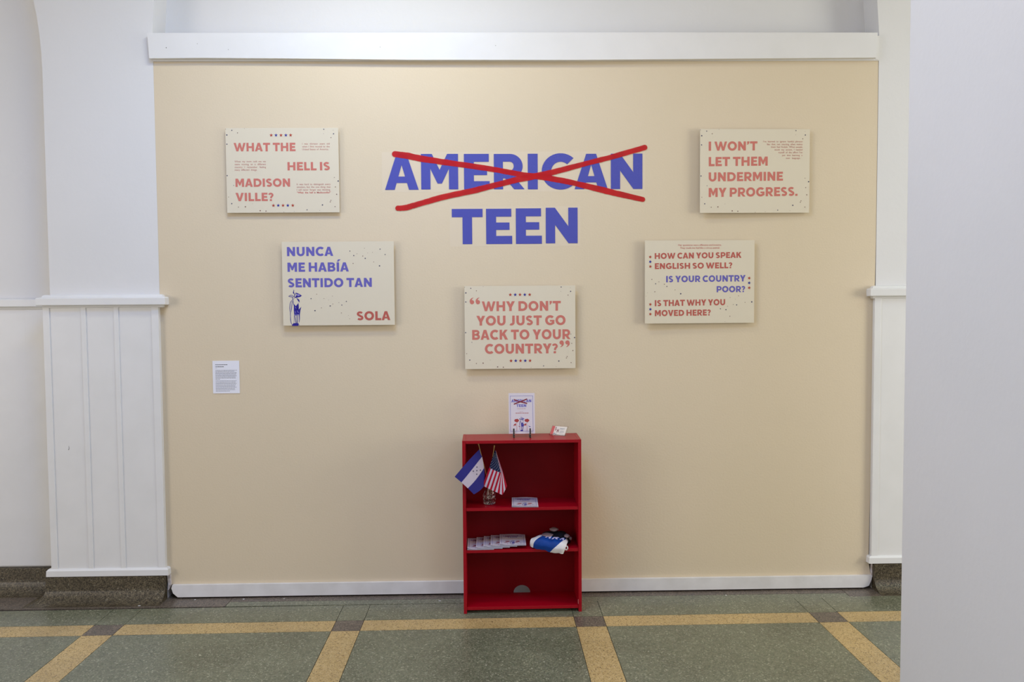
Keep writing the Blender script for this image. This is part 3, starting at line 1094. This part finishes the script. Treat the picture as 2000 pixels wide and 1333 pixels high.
# ------------------------------------------------------------------ bookcase
bc = thing('bookcase', 'small red wooden bookcase with three shelves standing against the beige wall', 'bookcase', (.0895, -.288, 0), radians(.74))
BW, BD, BH, T = .6215, .208, .9155, .0165
x0, x1 = -BW / 2, BW / 2
for s_ in (-1, 1):
    a, b = (x0, x0 + T) if s_ < 0 else (x1 - T, x1)
    MB().box(a, b, 0, BD, 0, BH, 'red_lacquer').build('side_panel', bc, bevel=.0012)
MB().box(x0 + T, x1 - T, .001, BD, BH - .0165, BH - .0005, 'red_lacquer').build('top_panel', bc, bevel=.001)
for z, nm in ((.5605, 'shelf'), (.3385, 'shelf'), (.0345, 'bottom_shelf')):
    MB().box(x0 + T, x1 - T, .003, BD - .008, z - .0165, z, 'red_lacquer').build(nm, bc, bevel=.0012)
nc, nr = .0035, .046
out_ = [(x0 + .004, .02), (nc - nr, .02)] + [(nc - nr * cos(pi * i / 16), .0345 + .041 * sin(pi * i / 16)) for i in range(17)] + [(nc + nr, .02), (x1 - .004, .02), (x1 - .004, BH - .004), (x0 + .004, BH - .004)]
MB().prism_y(out_, BD - .008, BD - .003, 'red_lacquer_shaded').build('back_panel', bc)
ch = MB()
ch.box(x1 - T - .0022, x1 - T - .0002, .006, .012, .040, .062, 'chipped_edge')
ch.build('chipped_paint', bc)

# ------------------------------------------------------------------ booklets
BKW, BKH = .139, .216


def cover_print(mb, mapf, detail=True):
    """cover artwork; mapf(u, v) -> 3-D point, u,v in 0..1 from lower left"""
    class Sub(MB):
        pass
    tmp = MB()

    def U(x, y):
        return ((x - 48) / (760 - 48), 1 - (y - 38) / (1150 - 38))
    # border
    bx0, by0 = U(90, 1085)
    bx1, by1 = U(712, 112)
    wline = .010
    for r_ in (rect(bx0, by0, bx0 + wline, by1), rect(bx1 - wline, by0, bx1, by1), rect(bx0, by0, bx1, by0 + wline * .65), rect(bx0, by1 - wline * .65, bx1, by1)):
        tmp.poly(r_, 'print_ink_pale' if False else 'print_blue')
    for text, a0, a1, yt, yb in (('AMERICAN', 122, 668, 212, 292), ('TEEN', 258, 528, 345, 420)):
        a = U(a0, yb)
        c = U(a1, yt)
        line_to(tmp, text, 'print_blue', a[0], c[0], a[1], c[1] - a[1], 0)
    for c, w_ in (([(190, 215), (360, 275), (555, 325)], .030), ([(188, 342), (360, 280), (555, 202)], .030)):
        for f in strip([U(*q) for q in c], w_):
            tmp.poly(f, 'print_red_deep' if False else 'card_maroon', -1e-4)
    for (y_, xa, xb, h_) in ((468, 275, 515, 7), (552, 345, 440, 5), (587, 235, 590, 13)):
        dash_line(tmp, y_, xa, xb, h_, 'print_brick', lambda x: U(x, 0)[0], lambda y: U(0, y)[1], 0)
    # poppies
    for cx in (262, 542):
        blob = [(cx + (62 + 8 * sin(i * 2.3)) * cos(2 * pi * i / 18), 790 + (46 + 7 * cos(i * 1.7)) * sin(2 * pi * i / 18)) for i in range(18)]
        tmp.poly([U(*q) for q in blob], 'poppy_red')
        for f in strip([U(cx, 840), U(cx - 2, 900), U(cx + 2, 990), U(cx, 1075)], .009):
            tmp.poly(f, 'print_red')
        tmp.poly([U(*q) for q in [(cx - 100, 945), (cx - 70, 895), (cx - 25, 865), (cx - 15, 900), (cx - 35, 935), (cx - 60, 920)]], 'poppy_red')
    for cx in (335, 612):
        tmp.poly([U(*q) for q in [(cx - 35, 935), (cx, 945), (cx + 38, 962), (cx, 968)]], 'print_navy' if cx > 500 else 'poppy_red')
    plant_figure(tmp, lambda x, y: U(400 + (x - 415) * .36, 680 + (y - 90) * .362), 0)
    for v in range(len(tmp.v)):
        pass
    base_i = len(mb.v)
    for (u, dy, v) in tmp.v:
        mb.v.append(tuple(mapf(u, v, -dy)))
    for f, m_ in zip(tmp.f, tmp.m):
        mb.f.append(tuple(base_i + i for i in f))
        mb.m.append(mb.mi(tmp.names[m_]))


# standing booklet on its easel
sb = at(1019.5, 847, -.195)
bkt = thing('booklet', 'upright booklet with crossed-out blue title and plant figure, on black easel', 'booklet', (sb.x, -.197, .9345))
LEAN = radians(9)
MB().box(-BKW / 2, BKW / 2, 0, .0022, 0, BKH, 'cover_paper').build('front_cover', bkt)
MB().box(-BKW / 2 + .001, BKW / 2 - .001, .0022, .005, .001, BKH - .001, 'white_paper').build('pages', bkt)
mb = MB()
cover_print(mb, lambda u, v, d: (-BKW / 2 + u * BKW, -.0004 - d, v * BKH))
mb.build('cover_print', bkt)
bkt.rotation_euler.x = -LEAN
ea = thing('display_easel', 'little black wire easel holding the upright booklet on the bookcase top', 'easel', (sb.x, -.197, .9155))
for s_ in (-1, 1):
    xs = s_ * .0435
    # feet, front hook, back leg
    MB().tube([(xs, .075, .003), (xs, -.021, .003), (xs, -.0225, .012), (xs, -.006, .017), (xs, -.0065, .020), (xs, -.0065, .048)], .0037, 'black_metal').build('prong', ea)
    MB().tube([(xs, .02, .003), (xs, .0095, .019), (xs, .024, .12)], .0024, 'black_metal').build('back_rest', ea)
MB().tube([(-.0435, .0185, .085), (.0435, .0185, .085)], .0022, 'black_metal').build('cross_bar', ea)

# ------------------------------------------------------------------ card in acrylic stand
cdl = at(1078, 848.5, -.150)
cdr = at(1101, 852, -.185)
base_z = .9158
L0 = Vector((at(1074.5, 849, Z=base_z).x, -.128, base_z + .002))
R0 = Vector((at(1101.5, 851.5, Z=base_z).x, -.170, base_z + .002))
ux = (R0 - L0).normalized()
CW, CH = .0885, .0508
nrm = Vector((ux.y, -ux.x, 0))      # toward the camera
up = (Vector((0, 0, 1)) * .80 - nrm * .52 + ux * .06).normalized()
cen = (L0 + R0) / 2
ct = thing('business_card', 'cream business card with coral stripe leaning on the right of the red top', 'card', (cen.x, cen.y, base_z))


def cardP(u, v, d=0):
    n_ = ux.cross(up)
    if n_.y > 0:
        n_ = -n_
    return cen - ct.location + ux * (u - .5) * CW + up * v * CH + n_ * d


cn = MB()
for (u0, u1, m_) in ((0, .20, 'card_coral'), (.20, 1, 'card_cream')):
    q = [cardP(u0, 0), cardP(u1, 0), cardP(u1, 1), cardP(u0, 1)]
    q2 = [cardP(u0, 0, -.0006), cardP(u1, 0, -.0006), cardP(u1, 1, -.0006), cardP(u0, 1, -.0006)]
    cn.face(q, m_)
    cn.face(q2[::-1], m_)
    for i in range(4):
        cn.face([q[i], q2[i], q2[(i + 1) % 4], q[(i + 1) % 4]], m_)
cn.build('card_sheet', ct)
pr_ = MB()


def cpoly(pts, m_):
    P3 = [Vector((p[0], 0, p[1])) for p in pts]
    for t_ in tessellate_polygon([P3]):
        pr_.face([cardP(P3[i].x, P3[i].z, .0004) for i in t_], m_)


for ch_, ox, oy in (('S', .24, .50), ('H', .40, .28)):
    for p_ in G[ch_][0]:
        cpoly([(ox + x * .13, oy + y * .40) for x, y in p_], 'card_maroon')
for (xa, xb, y_, h_) in ((.56, .88, .76, .05), (.56, .80, .67, .03), (.62, .86, .48, .03), (.60, .90, .36, .04), (.58, .84, .22, .025), (.22, .32, .14, .14), (.36, .42, .10, .12)):
    cpoly(rect(xa, y_ - h_ / 2, xb, y_ + h_ / 2), 'print_grey')
tag(pr_.build('card_print', ct), kind='stuff')
hd = thing('card_holder', 'clear acrylic card holder behind the leaning business card', 'card holder', (cen.x, cen.y, base_z))
hm = MB()


def hbox(u0, u1, v0, v1, d0, d1):
    c8 = [cardP(u, v, d) for v in (v0, v1) for d in (d0, d1) for u in (u0, u1)]
    k = len(hm.v)
    hm.v += [tuple(c) for c in c8]
    for f in ((0, 1, 5, 4), (3, 2, 6, 7), (2, 0, 4, 6), (1, 3, 7, 5), (4, 5, 7, 6), (2, 3, 1, 0)):
        hm.f.append(tuple(k + i for i in f))
        hm.m.append(hm.mi('acrylic'))


hbox(-.04, 1.06, .0, 1.08, -.0032, -.0012)
hm.build('back_plate', hd, weld=True)
hm = MB()
hbox(-.04, 1.06, -.035, -.008, -.0032, .006)
hm.build('ledge', hd, weld=True)

# ------------------------------------------------------------------ vase with two flags
VX, VY, VZ = -.083, -.200, .5607
vz = thing('glass_vase', 'small cut-glass vase with narrow neck holding two table flags', 'vase', (VX, VY, VZ))
prof = [(.026, 0), (.032, .002), (.0335, .010), (.0335, .024), (.030, .030), (.0325, .036), (.034, .046), (.030, .056), (.023, .075), (.0185, .095), (.0175, .110), (.021, .122), (.0245, .128),
        (.0225, .128), (.0165, .112), (.0165, .095), (.021, .075), (.027, .055), (.028, .040), (.026, .014), (.010, .010), (0, .010)]
mb = MB()
NS = 24
k = 0
for i, (r_, z) in enumerate(prof):
    for j in range(NS):
        fl = 1 + (.055 * (1 if j % 2 else -1) if i < 13 and i > 0 else 0)
        mb.v.append((r_ * fl * cos(2 * pi * j / NS), r_ * fl * sin(2 * pi * j / NS), z))
for i in range(len(prof) - 1):
    for j in range(NS):
        mb.f.append((i * NS + j, i * NS + (j + 1) % NS, (i + 1) * NS + (j + 1) % NS, (i + 1) * NS + j))
        mb.m.append(mb.mi('cut_glass'))
mb.f.append(tuple(reversed(range(NS))))
mb.m.append(0)
mb.build('vase_body', vz, weld=True)


def quad_interp(tab, s, t):
    """tab rows in s (3), columns in t (3): quadratic Lagrange"""
    def Lg(x):
        return ((x - .5) * (x - 1) * 2, -4 * x * (x - 1), 2 * x * (x - .5))
    a, b = Lg(s), Lg(t)
    out = Vector((0, 0, 0))
    for i in range(3):
        for j in range(3):
            out += a[i] * b[j] * Vector(tab[i][j])
    return out


def A3(px, py, Y):
    p = at(px, py, Y)
    return (p.x, p.y, p.z)


# flag of Honduras: s from hoist to fly, t from top to bottom
f1 = thing('table_flag', 'small blue and white striped flag with five blue stars, leaning left in the glass vase', 'flag', (VX, VY, VZ))
tip = Vector(A3(934.4, 867.2, -.262))
foot = Vector((VX + .019, VY + .004, VZ + .013))
MB().tube([tip - f1.location, tip * .5 + foot * .5 - f1.location, foot - f1.location], .0017, 'gold_wood').build('flag_stick', f1)
MB().tube([tip + Vector((0, 0, .004)) - f1.location, tip - f1.location, tip + (foot - tip) * .05 - f1.location], [.0012, .0034, .0018], 'gold_wood').build('finial', f1)
T1 = [[A3(936.5, 878, -.256), A3(943.5, 903, -.250), A3(948, 945, -.254)],
      [A3(912, 904, -.303), A3(926.5, 926, -.300), A3(940, 956, -.298)],
      [A3(888, 931.5, -.338), A3(907.5, 948.5, -.340), A3(925.5, 966.5, -.338)]]


def flag1(s, t):
    p = quad_interp(T1, s, t)
    p.y += .004 * sin(5 * s + 2 * t)
    return p - f1.location


NSs, NT = 18, 18
MB().grid(flag1, NSs, NT, lambda s, t: 'flag_white' if 1 / 3 < t < 2 / 3 else 'flag_blue').build('flag_cloth', f1, smooth=True, weld=True)
sm = MB()
for (s, t) in ((.36, .5), (.24, .44), (.22, .56), (.50, .43), (.49, .57)):
    pass
for (px, py) in ((931.5, 913), (931.3, 920), (924.6, 921), (938.4, 919), (931.2, 926.8)):
    c = Vector(A3(px, py, -.306)) - f1.location
    sm.poly([(q[0] + c.x, q[1] + c.z) for q in star_pts(0, 0, .0052)], 'flag_navy', c.y)
tag(sm.build('printed_stars', f1), kind='stuff')

f2 = thing('table_flag', 'small flag with red and white stripes and starred navy canton, draped in the glass vase', 'flag', (VX, VY, VZ))
tip = Vector(A3(965.6, 871.5, -.245))
foot = Vector((VX - .017, VY - .004, VZ + .013))
MB().tube([tip - f2.location, tip * .5 + foot * .5 - f2.location, foot - f2.location], .0017, 'gold_wood').build('flag_stick', f2)
MB().tube([tip + Vector((0, 0, .004)) - f2.location, tip - f2.location, tip + (foot - tip) * .05 - f2.location], [.0010, .0030, .0018], 'gold_wood').build('finial', f2)
cols_t = [0, .54, 1]
T2 = [[A3(966.3, 880, -.240), A3(968, 880.5, -.245), A3(968.8, 881, -.244)],
      [A3(955.5, 914.5, -.250), A3(978.5, 924, -.262), A3(981.8, 920.5, -.250)],
      [A3(942.5, 948.5, -.272), A3(967.5, 961.5, -.282), A3(990.5, 950, -.256)]]


def flag2(s, t):
    def seg(i):
        a, b, c = (Vector(v) for v in T2[i])
        if t < .54:
            f = t / .54
            return a.lerp(b, f) + Vector((0, 0, -.001 * sin(pi * f)))
        f = (t - .54) / .46
        if i == 2:      # the fly edge dips before it folds back
            m_ = Vector(A3(981.5, 967.5, -.284))
            return b.lerp(m_, f / .55) if f < .55 else m_.lerp(c, (f - .55) / .45)
        return b.lerp(c, f)
    if s < .5:
        p = seg(0).lerp(seg(1), s * 2)
    else:
        p = seg(1).lerp(seg(2), s * 2 - 1)
    p.y += .004 * sin(9 * t + 3 * s)
    return p - f2.location


MB().grid(flag2, 20, 26, lambda s, t: 'flag_navy' if (s < .5 and t < 7 / 13) else ('flag_red' if int(t * 13) % 2 == 0 else 'flag_white')).build('flag_cloth', f2, smooth=False, weld=True)
sm = MB()
for i in range(9):
    for j in range(6 if i % 2 == 0 else 5):
        s = .085 + .405 * (j + (.0 if i % 2 == 0 else .5)) / 5.2
        t = (.035 + .47 * i / 8)
        c = flag2(s, t)
        r_ = .0013 + .0010 * s
        sm.poly([(q[0] + c.x, q[1] + c.z) for q in star_pts(0, 0, r_ * 1.35)], 'star_white', c.y - .0012)
tag(sm.build('printed_stars', f2), kind='stuff')


# ------------------------------------------------------------------ lying booklets
def lying(name, label, loc, rot, curl, group=None, lift=.0):
    """booklet flat on a shelf, spine left, lower edge toward the camera; curl lifts the near left corner"""
    t_ = thing(name, label, 'booklet', loc, rot, group)
    D = .186

    def srf(h):
        def fn(u, v, d=0):
            z = h + curl * (max(0, (.35 - u) / .35) ** 2) * (1.0 - .5 * v) + .004 * sin(pi * u) * v + lift * u * u
            return ((u - .5) * BKW, v * D, z + d)
        return fn
    top_ = srf(.0042)
    MB().grid(lambda u, v: top_(u, v), 14, 8, lambda s, t: 'cover_paper').build('front_cover', t_, smooth=True)
    low = srf(.0006)
    pg = MB()
    pg.grid(lambda u, v: (low(u, v)[0], low(u, v)[1], .0004 + .0028 * 0 + (low(u, v)[2] - .0006) * .25), 14, 8, lambda s, t: 'white_paper')
    pg.grid(lambda u, v: (low(u, v)[0], low(u, v)[1], .0022 + (low(u, v)[2] - .0006) * .35), 14, 8, lambda s, t: 'white_paper')
    pg.build('pages', t_, smooth=True)
    m_ = MB()
    # cover print laid on the bent surface
    cover_print(m_, lambda u, v, d: top_(min(max(u, 0), 1), min(max(v, 0), 1), .0004 + d))
    m_.build('cover_print', t_)
    return t_


lying('booklet', 'single booklet lying flat on the upper shelf below the flags', (.1045, -.286, .5607), radians(-1.0), .006)
fan = [('lying booklet with crossed-out title, leftmost of the fanned row on the second shelf', -.130, -.2905, .0, 1.5, .0070),
       ('second booklet from the left in the fanned row on the second shelf', -.085, -.2870, .0042, 0.5, .0065),
       ('middle booklet of the fanned row on the second shelf', -.047, -.2840, .0086, 0.0, .0065),
       ('fourth booklet from the left in the fanned row, mostly overlapped', -.009, -.2815, .0128, 0.0, .0065),
       ('top booklet of the fanned row with its whole cover showing, nearest the jersey', .0395, -.2790, .0165, 0.0, .0065)]
for lb_, x, y, z, r_, cu_ in fan:
    lying('booklet', lb_, (x, y, .3388 + z), radians(r_), cu_, 'booklets fanned on the second shelf')

# ------------------------------------------------------------------ folded jersey and black bundle
js = thing('folded_jersey', 'rolled blue and white jersey with lilac lettering, overhanging the second shelf', 'jersey', (.232, -.235, .3388))


def A3n(px, py, Y):
    p = at(px, py, Y)
    return Vector((p.x, p.y, p.z)) - js.location


# cross sections from left to right: (front-bottom, front-mid, front-top, top-mid, back-top) as seen
SEC = [
    [A3n(1035.5, 1068, -.262), A3n(1035, 1062, -.268), A3n(1036.5, 1055, -.262), A3n(1042, 1051, -.235), A3n(1048, 1050, -.20), A3n(1046, 1062, -.19)],
    [A3n(1041, 1070.5, -.290), A3n(1042, 1061, -.298), A3n(1048, 1052, -.285), A3n(1055, 1047, -.240), A3n(1060, 1046, -.20), A3n(1056, 1062, -.18)],
    [A3n(1052, 1073.5, -.302), A3n(1054, 1064, -.312), A3n(1059, 1054, -.298), A3n(1066, 1048, -.250), A3n(1073, 1045, -.20), A3n(1070, 1062, -.17)],
    [A3n(1064, 1076, -.308), A3n(1066, 1067, -.318), A3n(1071, 1056.5, -.302), A3n(1078, 1050, -.252), A3n(1086, 1047, -.20), A3n(1082, 1062, -.17)],
    [A3n(1077, 1079.5, -.312), A3n(1080, 1070, -.322), A3n(1086, 1059, -.304), A3n(1093, 1052, -.250), A3n(1098, 1049, -.20), A3n(1094, 1062, -.17)],
    [A3n(1092, 1082, -.314), A3n(1096, 1072, -.322), A3n(1101, 1061, -.304), A3n(1104, 1054.5, -.250), A3n(1106, 1052, -.205), A3n(1103, 1062, -.18)],
    [A3n(1100, 1082.5, -.312), A3n(1104, 1073, -.316), A3n(1107, 1064, -.298), A3n(1109, 1058, -.255), A3n(1109, 1056, -.22), A3n(1107, 1064, -.20)],
]


def catmull(P, t):
    n = len(P) - 1
    x = min(max(t, 0), 1) * n
    i = min(int(x), n - 1)
    f = x - i
    p0, p1, p2_, p3_ = P[max(i - 1, 0)], P[i], P[i + 1], P[min(i + 2, n)]
    return .5 * ((2 * p1) + (-p0 + p2_) * f + (2 * p0 - 5 * p1 + 4 * p2_ - p3_) * f * f + (-p0 + 3 * p1 - 3 * p2_ + p3_) * f ** 3)


def jersey(s, t):
    rows_ = [catmull(sec, t) for sec in SEC]
    p = catmull(rows_, s)
    p = p + Vector((0, -.0015 * sin(22 * s + 6 * t), .0012 * sin(17 * s - 9 * t) + .0010 * sin(40 * s + 5 * t)))
    if p.y > -.045:      # behind the shelf's front edge the cloth rests on the shelf
        p.z = max(p.z, .002)
    return p


def jm(s, t):
    # blue body between a white left end and a slanting white right part
    left = .17 + .07 * t
    right = .63 + .33 * t if t < .62 else .84
    return 'jersey_blue' if left < s < right else 'jersey_white'


MB().grid(jersey, 180, 90, jm).build('cloth_body', js, smooth=True, weld=True)
# bottom closing cloth and end rolls
bt_ = MB()
bt_.grid(lambda s, t: jersey(s, 0).lerp(jersey(s, 1), t) + Vector((0, 0, .0005)), 20, 6, lambda s, t: 'jersey_white')
bt_.build('under_fold', js, smooth=True)
for k_, s_end in ((0, 0.0), (1, 1.0)):
    em = MB()
    rim = [jersey(s_end, j / 20) for j in range(21)]
    c_ = sum(rim, Vector()) / len(rim)
    for j in range(20):
        em.face([rim[j], rim[j + 1], c_], 'jersey_white')
    em.build('rolled_end', js)
# lettering on the top of the roll
lt = MB()


def on_j(s, t):
    p = jersey(s, t)
    return p + Vector((0, -.0016, .0016))


for ch_, s0, s1 in (('A', .36, .50), ('R', .53, .66), ('A', .70, .80)):
    polys, w, _, _ = G[ch_]
    for p_ in polys:
        q = []
        for i in range(len(p_)):
            a, b = p_[i], p_[(i + 1) % len(p_)]
            for f in (0, .5):
                q.append((a[0] + (b[0] - a[0]) * f, a[1] + (b[1] - a[1]) * f))
        P3 = [Vector((x, 0, y)) for x, y in q]
        for t_ in tessellate_polygon([P3]):
            lt.face([on_j(s0 + P3[i].x / w * (s1 - s0), .50 + P3[i].z * .26) for i in t_], 'jersey_letter')
lt.build('lettering', js)
tg = MB()
c_ = A3n(1106, 1071, -.296)
tg.tube([c_ + Vector((.012 * cos(a) * .6, .0, .010 * sin(a))) for a in [radians(v) for v in range(-150, 151, 25)]], .0035, 'jersey_white', 8)
tg.build('curled_hem', js, smooth=True)

bk = thing('cloth_bundle', 'black crumpled cloth bundle with pale patches lying on top of the jersey', 'cloth bundle', (.262, -.185, .372))


def lump(mb, c, r, m, seed, nn=16):
    rnd_ = random.Random(seed)
    ph = [rnd_.uniform(0, 6) for _ in range(4)]

    def fn(u, v):
        th, fi = u * pi, v * 2 * pi
        k_ = 1 + .07 * sin(3 * fi + ph[0]) * sin(2 * th) + (.05 * sin(5 * fi + ph[1] + 3 * th) + .03 * sin(9 * fi - 4 * th)) * sin(th)
        return Vector(c) + Vector((r[0] * sin(th) * cos(fi), r[1] * sin(th) * sin(fi), r[2] * cos(th))) * k_
    mb.grid(fn, nn, nn * 2, lambda s, t: m)


mb = MB()
lump(mb, (-.006, -.012, .006), (.064, .050, .025), 'black_cloth', 1, 24)
lump(mb, (.030, -.010, .008), (.044, .046, .024), 'black_cloth', 2, 24)
lump(mb, (-.026, -.020, .000), (.046, .046, .014), 'black_cloth', 4, 24)
lump(mb, (.054, -.008, -.016), (.034, .044, .024), 'black_cloth', 5, 24)
lump(mb, (.010, -.034, -.002), (.040, .034, .016), 'black_cloth', 6, 24)
mb.build('bundle_body', bk, smooth=True, weld=True)
for i, (px, py, Y, rr) in enumerate(((1082, 1034.5, -.200, (.024, .026, .009)), (1069, 1045.2, -.232, (.030, .030, .006)), (1107, 1047.5, -.236, (.015, .020, .009)), (1114, 1052.5, -.215, (.008, .014, .009)))):
    p = at(px, py, Y)
    m2 = MB()
    lump(m2, Vector((p.x, p.y, p.z)) - bk.location, rr, 'pale_cloth', 10 + i, 14)
    m2.build('pale_patch', bk, smooth=True, weld=True)
